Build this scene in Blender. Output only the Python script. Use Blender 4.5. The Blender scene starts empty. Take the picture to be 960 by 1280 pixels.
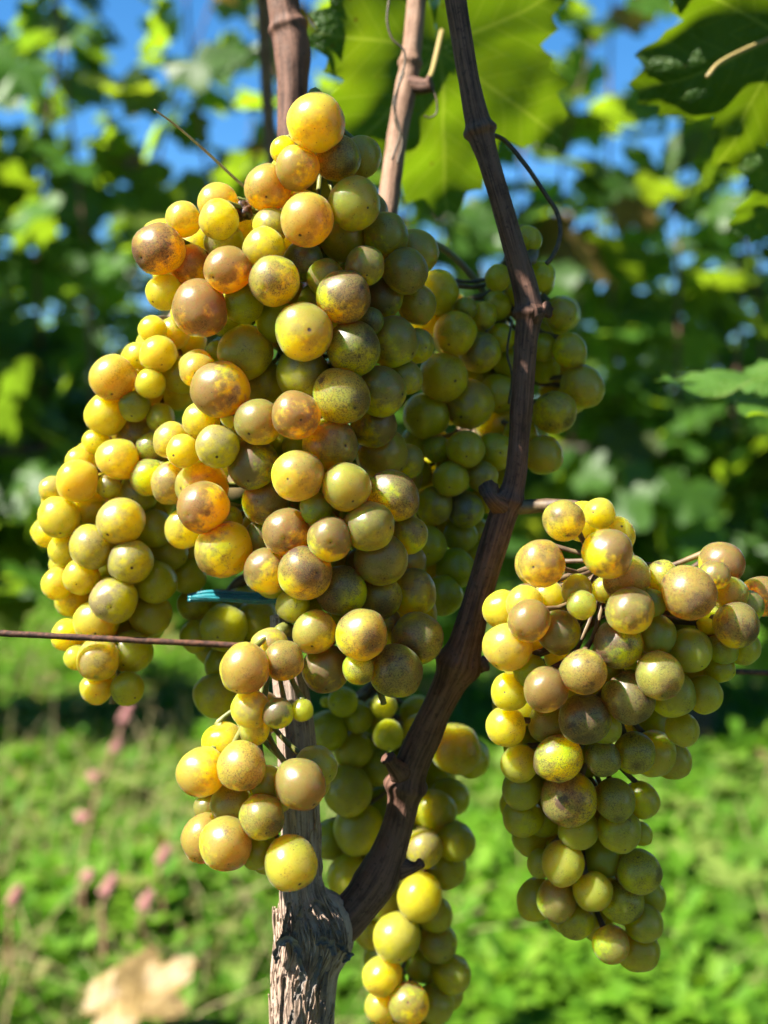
import bpy, math, random
import numpy as np
from mathutils import Vector, Matrix, noise
random.seed(11); RNG = np.random.default_rng(11)
SC = bpy.context.scene
COL = SC.collection

# ------------------------------------------------------------------ camera, sky, sun, exposure
FPX = 1400.0                                   # focal length in pixels of the 960x1280 photograph
CAM = Vector((0, 0, 0.75)); TILT = math.atan(80/FPX)
FW = Vector((0, math.cos(TILT), -math.sin(TILT))); UP = Vector((0, math.sin(TILT), math.cos(TILT))); RT = Vector((1, 0, 0))
cd = bpy.data.cameras.new('camera'); cam = bpy.data.objects.new('camera', cd); COL.objects.link(cam)
cam.location = CAM; cam.rotation_euler = (math.pi/2 - TILT, 0, 0)
cd.sensor_width = 36; cd.lens = 36*FPX/1280; cd.clip_start = 0.01; cd.clip_end = 2000
cd.dof.use_dof = True; cd.dof.focus_distance = 0.276; cd.dof.aperture_fstop = 9.8
SC.camera = cam
SUN = Vector((-0.59, -0.27, 0.76)).normalized()
w = bpy.data.worlds.new('World'); SC.world = w; w.use_nodes = True
nt = w.node_tree; bg = nt.nodes['Background']
sky = nt.nodes.new('ShaderNodeTexSky'); sky.sky_type = 'NISHITA'; sky.sun_disc = False
sky.sun_elevation = math.asin(SUN.z); sky.sun_rotation = math.atan2(SUN.x, SUN.y)
sky.air_density = 1.0; sky.dust_density = 0.0; sky.ozone_density = 5.0; sky.altitude = 1500
hs = nt.nodes.new('ShaderNodeHueSaturation'); hs.inputs['Saturation'].default_value = 1.22; hs.inputs['Hue'].default_value = 0.495
nt.links.new(sky.outputs[0], hs.inputs['Color']); nt.links.new(hs.outputs[0], bg.inputs[0]); bg.inputs[1].default_value = 0.05
sl = bpy.data.lights.new('sun', 'SUN'); sl.energy = 5.0; sl.angle = math.radians(0.53); sl.color = (1, 0.94, 0.84)
so = bpy.data.objects.new('sun', sl); COL.objects.link(so); so.location = SUN*50
so.rotation_euler = SUN.to_track_quat('Z', 'Y').to_euler()
SC.render.engine = 'CYCLES'
SC.view_settings.view_transform = 'Standard'; SC.view_settings.look = 'None'
SC.view_settings.gamma = 1; SC.view_settings.exposure = 2.2
SC.cycles.use_denoising = True; SC.cycles.use_adaptive_sampling = True; SC.cycles.adaptive_threshold = 0.025
SC.cycles.max_bounces = 7; SC.cycles.transmission_bounces = 5; SC.cycles.diffuse_bounces = 3; SC.cycles.glossy_bounces = 2
SC.cycles.sample_clamp_indirect = 8

# ------------------------------------------------------------------ helpers
def P(px, py, d):
    """point on the photograph's pixel at a real distance d (metres, along the view axis)"""
    return CAM + d*(FW + RT*((px-480)/FPX) - UP*((py-640)/FPX))
def obj(name, me, mat=None, parent=None):
    o = bpy.data.objects.new(name, me); COL.objects.link(o)
    if mat is not None and me is not None and len(me.materials) == 0: me.materials.append(mat)
    o.parent = parent
    return o
def empty(name, loc=(0, 0, 0)):
    o = bpy.data.objects.new(name, None); COL.objects.link(o); o.location = loc; o.empty_display_size = 0.01
    return o
def tag(o, label, cat, group=None):
    o['label'] = label; o['category'] = cat
    if group: o['group'] = group
    return o
def mesh(name, v, f, smooth=True, uv=None):
    me = bpy.data.meshes.new(name); me.from_pydata([tuple(p) for p in v], [], f); me.update()
    if smooth: me.polygons.foreach_set('use_smooth', [True]*len(me.polygons))
    if uv is not None:
        l = me.uv_layers.new(name='UVMap'); idx = np.empty(len(me.loops), dtype=np.int32)
        me.loops.foreach_get('vertex_index', idx)
        l.data.foreach_set('uv', np.asarray(uv, dtype=np.float32)[idx].ravel())
    return me
def spline(pts, n):
    """Catmull-Rom through rows of numbers"""
    p = np.array([list(q) for q in pts], float)
    p = np.vstack([2*p[0]-p[1], p, 2*p[-1]-p[-2]]); m = len(p)-3
    out = []
    for t in np.linspace(0, m-1e-6, n):
        i = int(t); u = t-i; a, b, c, d = p[i:i+4]
        out.append(0.5*(2*b+(c-a)*u+(2*a-5*b+4*c-d)*u*u+(3*b-a-3*c+d)*u**3))
    return np.array(out)
def tube(pts, sides=10, segs=None, rough=None, off=(0, 0, 0)):
    """pts: rows (x,y,z,r). rough(u,v,s)-> radius factor. returns verts, faces, uvs"""
    n = segs or max(2, 6*(len(pts)-1)); s = spline(pts, n) if len(pts) > 2 else np.array([np.array(list(pts[0]))*(1-t)+np.array(list(pts[1]))*t for t in np.linspace(0, 1, n)])
    V, F, U = [], [], []; T = np.gradient(s[:, :3], axis=0); L = 0; ref = None
    for i in range(n):
        t = Vector(T[i]).normalized(); c = Vector(s[i, :3])
        if ref is None: ref = t.orthogonal().normalized() if abs(t.z) < 0.5 else (Vector((0, 1, 0)) - t*t.y).normalized()
        ref = (ref - t*ref.dot(t)).normalized(); b = t.cross(ref)
        if i: L += float(np.linalg.norm(s[i, :3]-s[i-1, :3]))
        for k in range(sides):
            a = 2*math.pi*k/sides; r = s[i, 3]*(rough(a, L, i/(n-1)) if rough else 1)
            V.append(c + (ref*math.cos(a)+b*math.sin(a))*r - Vector(off)); U.append((k/sides, L))
        if i:
            for k in range(sides):
                k2 = (k+1) % sides; q = i*sides
                F.append((q-sides+k, q-sides+k2, q+k2, q+k))
    V.append(Vector(s[0, :3])-Vector(off)); U.append((0, 0)); V.append(Vector(s[-1, :3])-Vector(off)); U.append((0, L))
    for k in range(sides):
        F.append((len(V)-2, (k+1) % sides, k)); F.append((len(V)-1, (n-1)*sides+k, (n-1)*sides+(k+1) % sides))
    return V, F, U
def merge(parts):
    V, F, U = [], [], []
    for v, f, u in parts:
        o = len(V); V += list(v); U += list(u); F += [tuple(i+o for i in q) for q in f]
    return V, F, U

# ------------------------------------------------------------------ materials
class NT:
    def __init__(s, name):
        s.m = bpy.data.materials.new(name); s.m.use_nodes = True; s.t = s.m.node_tree; s.t.nodes.clear()
        s.out = s.n('OutputMaterial')
    def n(s, k, **kw):
        x = s.t.nodes.new('ShaderNode'+k)
        for a, b in kw.items(): setattr(x, a, b)
        return x
    def l(s, a, b): s.t.links.new(a, b)
    def set(s, i, v):
        if hasattr(v, 'links') or isinstance(v, bpy.types.NodeSocket): s.l(v, i)
        else: i.default_value = v
    def math(s, op, a, b=0.0, c=None, clamp=False):
        x = s.n('Math', operation=op, use_clamp=clamp); s.set(x.inputs[0], a); s.set(x.inputs[1], b)
        if c is not None: s.set(x.inputs[2], c)
        return x.outputs[0]
    def mix(s, f, a, b, blend='MIX'):
        x = s.n('Mix', data_type='RGBA', blend_type=blend); s.set(x.inputs[0], f)
        for i, v in ((6, a), (7, b)): s.set(x.inputs[i], v if not isinstance(v, tuple) or len(v) == 4 else v+(1,))
        return x.outputs[2]
    def noise(s, vec, scale, detail=3, rough=0.55, out=0):
        x = s.n('TexNoise'); s.l(vec, x.inputs['Vector']); s.set(x.inputs['Scale'], scale)
        x.inputs['Detail'].default_value = detail; x.inputs['Roughness'].default_value = rough
        return x.outputs[out]
    def step(s, v, lo, hi):
        x = s.n('MapRange', interpolation_type='SMOOTHSTEP'); s.set(x.inputs[0], v); s.set(x.inputs[1], lo); s.set(x.inputs[2], hi)
        return x.outputs[0]
    def map(s, vec, scale=(1, 1, 1), loc=(0, 0, 0)):
        x = s.n('Mapping'); s.l(vec, x.inputs[0]); s.set(x.inputs[1], loc); x.inputs[3].default_value = scale
        return x.outputs[0]
    def bsdf(s, **kw):
        x = s.n('BsdfPrincipled')
        for a, b in kw.items():
            i = x.inputs[a.replace('_', ' ')]
            if isinstance(b, tuple) and len(b) == 3 and i.type == 'RGBA': b = b+(1,)
            s.set(i, b)
        return x
    def bump(s, h, dist, strength=1.0):
        x = s.n('Bump'); s.l(h, x.inputs['Height']); x.inputs['Distance'].default_value = dist; x.inputs['Strength'].default_value = strength
        return x.outputs[0]
    def mixs(s, f, a, b):
        x = s.n('MixShader'); s.set(x.inputs[0], f); s.l(a, x.inputs[1]); s.l(b, x.inputs[2]); return x.outputs[0]

def dsz0(t, oi):
    return t.math('FRACT', t.math('MULTIPLY', oi.outputs['Random'], 17.0))
def grape_material():
    t = NT('grape_skin')
    tc = t.n('TexCoord'); oi = t.n('ObjectInfo')
    sep = t.n('SeparateColor'); t.l(oi.outputs['Color'], sep.inputs[0])
    tan, bloom, scar = sep.outputs[0], sep.outputs[1], sep.outputs[2]
    off = t.math('MULTIPLY', oi.outputs['Random'], 57.0)
    p0 = tc.outputs['Object']; cx = t.n('CombineXYZ')
    for i in range(3): t.l(off, cx.inputs[i])
    p = t.map(p0, loc=cx.outputs[0])
    n1 = t.noise(p, 1.1, 4, 0.6); n2 = t.noise(p, 4.5, 6, 0.72); n3 = t.noise(p, 15, 5, 0.75); n5 = t.noise(p, 34, 2, 0.6); n4 = t.noise(p, 2.3, 3, 0.6)
    # flesh, from green-yellow through gold to amber
    flesh = t.mix(t.math('MULTIPLY', tan, 1.9, clamp=True), (0.30, 0.32, 0.014), (0.64, 0.49, 0.012))
    flesh = t.mix(t.math('MULTIPLY_ADD', tan, 1.8, -0.80, clamp=True), flesh, (0.66, 0.43, 0.008))
    # russet tan on the skin
    s0 = t.n('SeparateXYZ'); t.l(p0, s0.inputs[0])
    side = t.math('MULTIPLY_ADD', s0.outputs[1], 0.26, t.math('MULTIPLY', s0.outputs[2], 0.10))
    rus = t.math('MULTIPLY', t.step(t.math('ADD', side, t.math('MULTIPLY_ADD', n2, 0.55, n1)), 0.56, 0.90), t.math('MULTIPLY_ADD', tan, 1.15, -0.02, clamp=True), clamp=True)
    flesh = t.mix(t.math('MULTIPLY', rus, 0.35), flesh, (0.36, 0.20, 0.02))
    # faint paler veins under the skin
    vo = t.n('TexVoronoi', feature='DISTANCE_TO_EDGE'); t.l(t.map(p, scale=(1, 1, 0.35)), vo.inputs['Vector']); vo.inputs['Scale'].default_value = 3.2
    vein = t.math('SUBTRACT', 1.0, t.step(vo.outputs[0], 0.0, 0.06))
    flesh = t.mix(t.math('MULTIPLY', vein, 0.10), flesh, (0.5, 0.5, 0.2))
    b1 = t.bsdf(Base_Color=flesh, Roughness=0.23, IOR=1.40, Subsurface_Weight=1.0, Subsurface_Scale=0.055,
                Subsurface_Radius=t.mix(t.math('MULTIPLY_ADD', tan, 1.45, -0.12, clamp=True), (0.48, 0.42, 0.016), (0.98, 0.40, 0.013)), Sheen_Weight=0.12, Sheen_Roughness=0.35, Subsurface_Anisotropy=0.8, Specular_IOR_Level=0.5)
    rf = t.n('BsdfRefraction'); t.l(t.mix(1.0, flesh, (0.80, 0.80, 0.30), 'MULTIPLY'), rf.inputs[0]); rf.inputs['Roughness'].default_value = 0.45; rf.inputs['IOR'].default_value = 1.2
    # waxy bloom and weathered skin that scatter at the surface
    bl = t.mix(rus, (0.122, 0.094, 0.082), (0.090, 0.048, 0.034))
    bl = t.mix(t.math('MULTIPLY', t.step(n3, 0.42, 0.66), 0.6), bl, (0.048, 0.024, 0.014))
    b2 = t.bsdf(Base_Color=bl, Roughness=0.32, Specular_IOR_Level=0.5)
    fb = t.math('MULTIPLY', t.step(t.math('ADD', side, t.math('MULTIPLY_ADD', n2, 0.35, n4)), 0.50, 1.0), t.math('MULTIPLY', bloom, 1.0), clamp=True)
    fb = t.math('MAXIMUM', t.math('ADD', fb, 0.02), t.math('MULTIPLY', rus, 0.82))
    s = t.mixs(fb, t.mixs(0.20, b1.outputs[0], rf.outputs[0]), b2.outputs[0])
    # specks, scorch patches and the blossom scar
    v2 = t.n('TexVoronoi'); t.l(p, v2.inputs['Vector']); v2.inputs['Scale'].default_value = 7.5; v2.inputs['Randomness'].default_value = 1
    dsz = t.n('SeparateColor'); t.l(v2.outputs['Color'], dsz.inputs[0])
    dots = t.math('SUBTRACT', 1.0, t.step(v2.outputs['Distance'], 0.02, t.math('MULTIPLY_ADD', t.math('POWER', dsz.outputs[0], 2.2), 0.30, 0.03)))
    dots = t.math('MULTIPLY', dots, t.step(t.math('ADD', n4, t.math('MULTIPLY', scar, 0.25)), 0.42, 0.54))
    fine = t.math('MULTIPLY', t.step(t.math('MULTIPLY_ADD', n5, 0.35, t.math('MULTIPLY', n3, 0.75)), 0.545, 0.605), t.step(t.math('MULTIPLY_ADD', scar, 0.26, t.math('MULTIPLY_ADD', n2, 0.45, t.math('MULTIPLY', n1, 0.75))), 0.66, 0.90))
    blot = t.step(t.math('ADD', t.math('MULTIPLY_ADD', n3, 0.22, t.math('MULTIPLY', n1, 0.9)), t.math('MULTIPLY', scar, 0.12)), 0.76, 0.86)
    vm = t.n('VectorMath', operation='DISTANCE'); t.l(p0, vm.inputs[0]); cd_ = t.n('CombineXYZ')
    t.l(t.math('MULTIPLY_ADD', dsz0(t, oi), 0.9, -0.45), cd_.inputs[0]); cd_.inputs[1].default_value = 0.12; cd_.inputs[2].default_value = 0.95; t.l(cd_.outputs[0], vm.inputs[1])
    edge = t.math('ADD', vm.outputs['Value'], t.math('ADD', t.math('MULTIPLY_ADD', n2, 0.9, -0.45), t.math('MULTIPLY_ADD', n1, 0.7, -0.35)))
    size = t.math('MULTIPLY', oi.outputs['Random'], 0.30)
    smud = t.math('SUBTRACT', 1.0, t.step(edge, t.math('ADD', size, 0.08), t.math('ADD', size, 0.42)))
    smud = t.math('MULTIPLY', t.math('MULTIPLY', smud, t.math('GREATER_THAN', scar, 0.5)), t.math('MULTIPLY_ADD', t.step(n5, 0.40, 0.56), 0.55, 0.45))
    blot = t.math('MAXIMUM', blot, smud)
    sx = t.n('SeparateXYZ'); t.l(p0, sx.inputs[0])
    rad = t.math('SQRT', t.math('ADD', t.math('POWER', sx.outputs[0], 2.0), t.math('POWER', sx.outputs[1], 2.0)))
    pole = t.math('MULTIPLY', t.math('SUBTRACT', 1.0, t.step(t.math('MULTIPLY_ADD', n3, 0.05, rad), t.math('MULTIPLY_ADD', oi.outputs['Random'], 0.05, 0.015), t.math('MULTIPLY_ADD', oi.outputs['Random'], 0.07, 0.05))), t.math('GREATER_THAN', sx.outputs[2], 0.0))
    dark = t.math('MAXIMUM', t.math('MAXIMUM', t.math('MULTIPLY', dots, 0.9), t.math('MULTIPLY', fine, 0.72)), t.math('MAXIMUM', t.math('MULTIPLY', blot, 0.9), pole))
    b3 = t.bsdf(Base_Color=t.mix(n3, (0.055, 0.022, 0.012), (0.022, 0.010, 0.007)), Roughness=0.6)
    s = t.mixs(dark, s, b3.outputs[0])
    nrm = t.bump(t.math('ADD', t.math('MULTIPLY', n2, 0.5), t.math('MULTIPLY', n3, 0.25)), 0.00025, 0.5)
    for b in (b1, b2, b3): t.l(nrm, b.inputs['Normal'])
    t.l(s, t.out.inputs[0]); return t.m

def dim(c, k=0.58): return tuple(a*k for a in c)
def leaf_material(name, top, bot, trans, rough=0.42, tint=True, fac=0.5, veins=False):
    top, bot, trans = dim(top), dim(bot), dim(trans)
    t = NT(name); tc = t.n('TexCoord'); oi = t.n('ObjectInfo')
    n1 = t.noise(tc.outputs['Object'], 3.0 if tint else 0.9, 4); n2 = t.noise(tc.outputs['Object'], 22, 3)
    geo = t.n('NewGeometry')
    c = t.mix(geo.outputs['Backfacing'], top, bot)
    c = t.mix(t.math('MULTIPLY', t.step(n1, 0.45, 0.75), 0.4), c, tuple(min(1, a*1.7) for a in top[:1])+tuple(min(1, a*1.25) for a in top[1:]))
    tr = t.mix(t.math('MULTIPLY', t.step(n1, 0.4, 0.8), 0.45), trans, (trans[0]*1.35, trans[1]*1.05, trans[2]))
    if tint:
        sp = t.n('SeparateColor'); t.l(oi.outputs['Color'], sp.inputs[0])
        c = t.mix(sp.outputs[0], c, (0.15, 0.10, 0.03)); tr = t.mix(sp.outputs[0], tr, (0.26, 0.15, 0.02))
        hs = t.math('MULTIPLY_ADD', sp.outputs[1], 0.8, 0.6)
        c = t.mix(1.0, c, t.n_rgb(hs), 'MULTIPLY'); tr = t.mix(1.0, tr, t.n_rgb(hs), 'MULTIPLY')
    if veins:
        sv = t.n('SeparateXYZ'); t.l(tc.outputs['UV'], sv.inputs[0]); ux, uy = sv.outputs[0], sv.outputs[1]; best = along = None
        for deg in (0, 50, -50, 106, -106):
            sa, ca = math.sin(math.radians(deg)), math.cos(math.radians(deg))
            al = t.math('ADD', t.math('MULTIPLY', ux, sa), t.math('MULTIPLY', uy, ca)); pe = t.math('ABSOLUTE', t.math('SUBTRACT', t.math('MULTIPLY', ux, ca), t.math('MULTIPLY', uy, sa)))
            pe = t.math('ADD', pe, t.math('MULTIPLY', t.math('LESS_THAN', al, 0.0), 5.0))
            if best is None: best, along = pe, al
            else:
                less = t.math('LESS_THAN', pe, best); inv = t.math('SUBTRACT', 1.0, less)
                along = t.math('ADD', t.math('MULTIPLY', less, al), t.math('MULTIPLY', inv, along)); best = t.math('MINIMUM', best, pe)
        main = t.math('SUBTRACT', 1.0, t.step(best, 0.004, t.math('MULTIPLY_ADD', along, -0.012, 0.022)))
        fr = t.math('FRACT', t.math('ADD', t.math('MULTIPLY', t.math('SUBTRACT', along, t.math('MULTIPLY', best, 0.95)), 7.0), t.math('MULTIPLY', n1, 0.5)))
        sec = t.math('SUBTRACT', 1.0, t.step(t.math('ABSOLUTE', t.math('SUBTRACT', fr, 0.5)), 0.02, 0.075))
        vmask = t.math('MAXIMUM', main, t.math('MULTIPLY', sec, 0.45))
        c = t.mix(t.math('MULTIPLY', vmask, 0.8), c, (0.14, 0.19, 0.04)); tr = t.mix(t.math('MULTIPLY', vmask, 0.55), tr, (0.22, 0.29, 0.02))
    if veins:
        vs = t.n('TexVoronoi'); t.l(tc.outputs['UV'], vs.inputs['Vector']); vs.inputs['Scale'].default_value = 9
        sz = t.n('SeparateColor'); t.l(vs.outputs['Color'], sz.inputs[0])
        spot = t.math('MULTIPLY', t.math('SUBTRACT', 1.0, t.step(t.math('MULTIPLY_ADD', n2, 0.12, vs.outputs['Distance']), 0.10, 0.20)), t.math('GREATER_THAN', sz.outputs[1], 0.80))
        c = t.mix(t.math('MULTIPLY', spot, 0.8), c, (0.09, 0.05, 0.015)); tr = t.mix(t.math('MULTIPLY', spot, 0.8), tr, (0.07, 0.035, 0.005))
    nrm = t.bump(n2, 0.005 if veins else 0.0006, 0.6)
    b = t.bsdf(Base_Color=c, Roughness=rough, Specular_IOR_Level=0.25); t.l(nrm, b.inputs['Normal'])
    tl = t.n('BsdfTranslucent'); t.l(tr, tl.inputs[0])
    t.l(t.mixs(fac, b.outputs[0], tl.outputs[0]), t.out.inputs[0]); return t.m
def _n_rgb(s, v):
    x = s.n('CombineColor')
    for i in range(3): s.l(v, x.inputs[i])
    return x.outputs[0]
NT.n_rgb = _n_rgb

def bark_material(name, dark, light, fib=26.0, bumpd=0.0004, grey=(0.25, 0.22, 0.19), lo=0.40, hi=0.66):
    dark, light, grey = dim(dark), dim(light), dim(grey)
    t = NT(name); tc = t.n('TexCoord')
    uv = t.map(tc.outputs['UV'], scale=(fib, 55, 1)); g = t.noise(uv, 1.0, 5, 0.65)
    n2 = t.noise(tc.outputs['Object'], 160, 4, 0.6); n3 = t.noise(tc.outputs['Object'], 900, 2)
    c = t.mix(t.step(t.math('MULTIPLY_ADD', n2, 0.35, t.math('MULTIPLY', g, 0.75)), lo, hi), dark, light)
    c = t.mix(t.math('MULTIPLY', t.step(n2, 0.52, 0.75), 0.55), c, grey)
    c = t.mix(t.math('MULTIPLY', t.step(n3, 0.58, 0.7), 0.5), c, tuple(a*0.4 for a in dark))
    b = t.bsdf(Base_Color=c, Roughness=0.72, Specular_IOR_Level=0.3)
    t.l(t.bump(t.math('ADD', g, t.math('MULTIPLY', n3, 0.35)), bumpd, 0.9), b.inputs['Normal'])
    t.l(b.outputs[0], t.out.inputs[0]); return t.m
def plain(name, c1, c2, scale, rough=0.6, sub=None, metal=0.0, bumpd=0.0002):
    c1, c2 = dim(c1), dim(c2)
    t = NT(name); tc = t.n('TexCoord'); n = t.noise(tc.outputs['Object'], scale, 5, 0.6)
    b = t.bsdf(Base_Color=t.mix(t.step(n, 0.38, 0.64), c1, c2), Roughness=rough, Metallic=metal)
    if sub: b.inputs['Subsurface Weight'].default_value = 0.6; b.inputs['Subsurface Scale'].default_value = sub; b.inputs['Subsurface Radius'].default_value = (1, 0.8, 0.2)
    t.l(t.bump(n, bumpd, 0.6), b.inputs['Normal']); t.l(b.outputs[0], t.out.inputs[0]); return t.m
def cover_material(name, ramp, trans, fac=0.4):
    t = NT(name); a = t.n('Attribute', attribute_name='tone'); r = t.n('ValToRGB'); t.l(a.outputs['Fac'], r.inputs[0])
    e = r.color_ramp.elements
    while len(e) < len(ramp): e.new(0.5)
    for k, (q, c) in enumerate(ramp): e[k].position = q; e[k].color = dim(c)+(1,)
    b = t.bsdf(Base_Color=r.outputs[0], Roughness=0.55, Specular_IOR_Level=0.12)
    tl = t.n('BsdfTranslucent'); t.l(t.mix(1.0, r.outputs[0], trans, 'MULTIPLY'), tl.inputs[0])
    t.l(t.mixs(fac, b.outputs[0], tl.outputs[0]), t.out.inputs[0]); return t.m

M_GRAPE = grape_material()
M_STEM = plain('rachis_green', (0.15, 0.17, 0.025), (0.26, 0.26, 0.05), 180, 0.55, sub=0.001)
M_STEMB = plain('rachis_brown', (0.10, 0.055, 0.03), (0.25, 0.17, 0.07), 180, 0.6)
M_CANE = bark_material('cane_bark', (0.070, 0.030, 0.018), (0.24, 0.118, 0.078), grey=(0.15, 0.095, 0.075), bumpd=0.00035)
M_CANE2 = bark_material('cane_bark_tan', (0.20, 0.10, 0.055), (0.42, 0.25, 0.16), grey=(0.36, 0.24, 0.17))
M_TRUNK = bark_material('trunk_bark', (0.24, 0.15, 0.105), (0.64, 0.47, 0.365), fib=52, bumpd=0.0009, grey=(0.33, 0.28, 0.235), lo=0.36, hi=0.62)
M_FLAKE = bark_material('bark_flake', (0.20, 0.165, 0.14), (0.44, 0.385, 0.33), fib=14, bumpd=0.0008)
M_FIBRE = plain('bark_fibre', (0.30, 0.20, 0.14), (0.58, 0.42, 0.31), 260, 0.7)
M_FARBARK = bark_material('old_vine_bark', (0.030, 0.022, 0.018), (0.11, 0.085, 0.065), fib=18, bumpd=0.004)
M_WIRE = plain('rusty_wire', (0.055, 0.022, 0.014), (0.19, 0.075, 0.04), 700, 0.7, metal=0.2, bumpd=0.0003)
M_TIE = plain('teal_plastic', (0.01, 0.16, 0.20), (0.02, 0.26, 0.30), 300, 0.35)
M_TENDRIL = plain('tendril_brown', (0.05, 0.035, 0.02), (0.14, 0.09, 0.04), 400, 0.6)
M_STRAW = plain('dry_straw', (0.45, 0.33, 0.17), (0.62, 0.50, 0.30), 300, 0.6)
M_RAISIN = plain('shrivelled_skin', (0.04, 0.018, 0.012), (0.20, 0.085, 0.04), 500, 0.5, bumpd=0.001)
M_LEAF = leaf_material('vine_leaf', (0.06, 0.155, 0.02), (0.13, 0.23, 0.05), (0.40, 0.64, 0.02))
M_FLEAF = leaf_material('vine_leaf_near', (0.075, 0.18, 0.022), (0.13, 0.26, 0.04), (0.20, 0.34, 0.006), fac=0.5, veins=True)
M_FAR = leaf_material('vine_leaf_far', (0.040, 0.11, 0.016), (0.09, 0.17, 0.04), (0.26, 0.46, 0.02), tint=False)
M_PETIOLE = plain('petiole', (0.38, 0.36, 0.10), (0.52, 0.30, 0.14), 120, 0.5)

# ------------------------------------------------------------------ the ground
def ground():
    n = 60; xs = np.sign(np.linspace(-1, 1, n))*np.abs(np.linspace(-1, 1, n))**3*150; ys = np.linspace(0, 1, n)**3*300-3
    V = [(x, y, 0.03*noise.noise((x*0.8, y*0.8, 0))) for y in ys for x in xs]
    F = [(j*n+i, j*n+i+1, (j+1)*n+i+1, (j+1)*n+i) for j in range(n-1) for i in range(n-1)]
    t = NT('soil_and_turf'); tc = t.n('TexCoord'); a = t.noise(tc.outputs['Object'], 3.0, 6, 0.65); b = t.noise(tc.outputs['Object'], 40, 4, 0.7)
    c = t.mix(t.step(a, 0.4, 0.6), (0.035, 0.055, 0.012), (0.05, 0.08, 0.015)); c = t.mix(t.step(b, 0.5, 0.7), c, (0.07, 0.05, 0.027))
    s = t.bsdf(Base_Color=c, Roughness=0.9); t.l(t.bump(b, 0.02), s.inputs['Normal']); t.l(s.outputs[0], t.out.inputs[0])
    o = obj('ground', mesh('ground', V, F), t.m); o['kind'] = 'structure'; return o
ground()

# ------------------------------------------------------------------ vine leaves
LOBES = [(0, 1.0), (15, 0.90), (30, 0.70), (50, 0.95), (66, 0.82), (82, 0.64), (106, 0.78), (128, 0.66), (150, 0.62), (168, 0.42), (180, 0.10)]
def leaf_radius(th, teeth, amp, seed):
    d = abs(math.degrees(th)); d = min(d, 360-d)
    for (a, r0), (b, r1) in zip(LOBES, LOBES[1:]):
        if d <= b: q = (d-a)/(b-a); q = q*q*(3-2*q); r = r0*(1-q)+r1*q; break
    f = (d/180*teeth+0.35*noise.noise((d*0.05, seed, 0))) % 1
    return r*(1+0.07*noise.noise((math.cos(th)*1.7, math.sin(th)*1.7, seed)))+amp*(1-abs(2*f-1)**0.8-0.5)*min(1, (180-d)/20)
def leaf_blade(n, rings, seed, cup=0.12, wave=0.06, teeth=24, amp=0.06):
    V, F, U = [(0, 0, 0)], [], [(0, 0)]
    def zed(x, y):
        r = math.hypot(x, y)
        return cup*(abs(x)*0.55-r*r*0.5)+wave*noise.noise((x*2.2, y*2.2, seed*3.1))+0.5*wave*noise.noise((x*5, y*5, seed*1.7))*r
    for k in range(1, rings+1):
        for i in range(n):
            th = -math.pi+2*math.pi*(i+0.5)/n; f = k/rings
            r = leaf_radius(th, teeth, amp if k == rings else amp*0.3, seed)*f
            x, y = r*math.sin(th), r*math.cos(th); V.append((x, y, zed(x, y))); U.append((x, y))
    for i in range(n-1):
        F.append((0, 1+i+1, 1+i))
        for k in range(rings-1):
            a = 1+k*n+i; b = a+n; F.append((a, a+1, b+1, b))
    return V, F, U, zed
def leaf_frame(tip, nrm):
    y = Vector(tip).normalized(); z = Vector(nrm); z = (z-y*z.dot(y)).normalized(); x = y.cross(z)
    return Matrix((x, y, z)).transposed().to_4x4()
def near_leaf(parent, loc, tip, nrm, size, seed, cup, wave, pet, brown=0.0, tone=0.5, name='leaf'):
    """a close leaf: blade with raised veins and a petiole"""
    V, F, U, zed = leaf_blade(300, 14, seed, cup, wave*1.3, 17, 0.085)
    o = obj(name, mesh('leaf_blade', V, F, uv=U), M_FLEAF, parent)
    MW = Matrix.Translation(loc) @ leaf_frame(tip, nrm) @ Matrix.Diagonal((size, size, size, 1)); o.matrix_local = Matrix.Translation(-Vector(parent.location)) @ MW
    o.color = (brown, tone, 0, 1)
    pts = [MW.inverted() @ Vector(q) for q in pet]
    v, f, u = tube([tuple(q)+(0.015,) for q in pts], 8); obj('petiole', mesh('petiole', v, f), M_PETIOLE, o)
    return o
BGLEAF = []
for k in range(6):
    V, F, U, _ = leaf_blade(44, 2, k+0.5, random.uniform(-0.5, 0.5), random.uniform(0.1, 0.28), 16, 0.07)
    me = mesh('far_leaf_blade', V, F); me.materials.append(M_LEAF); BGLEAF.append(me)

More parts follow.
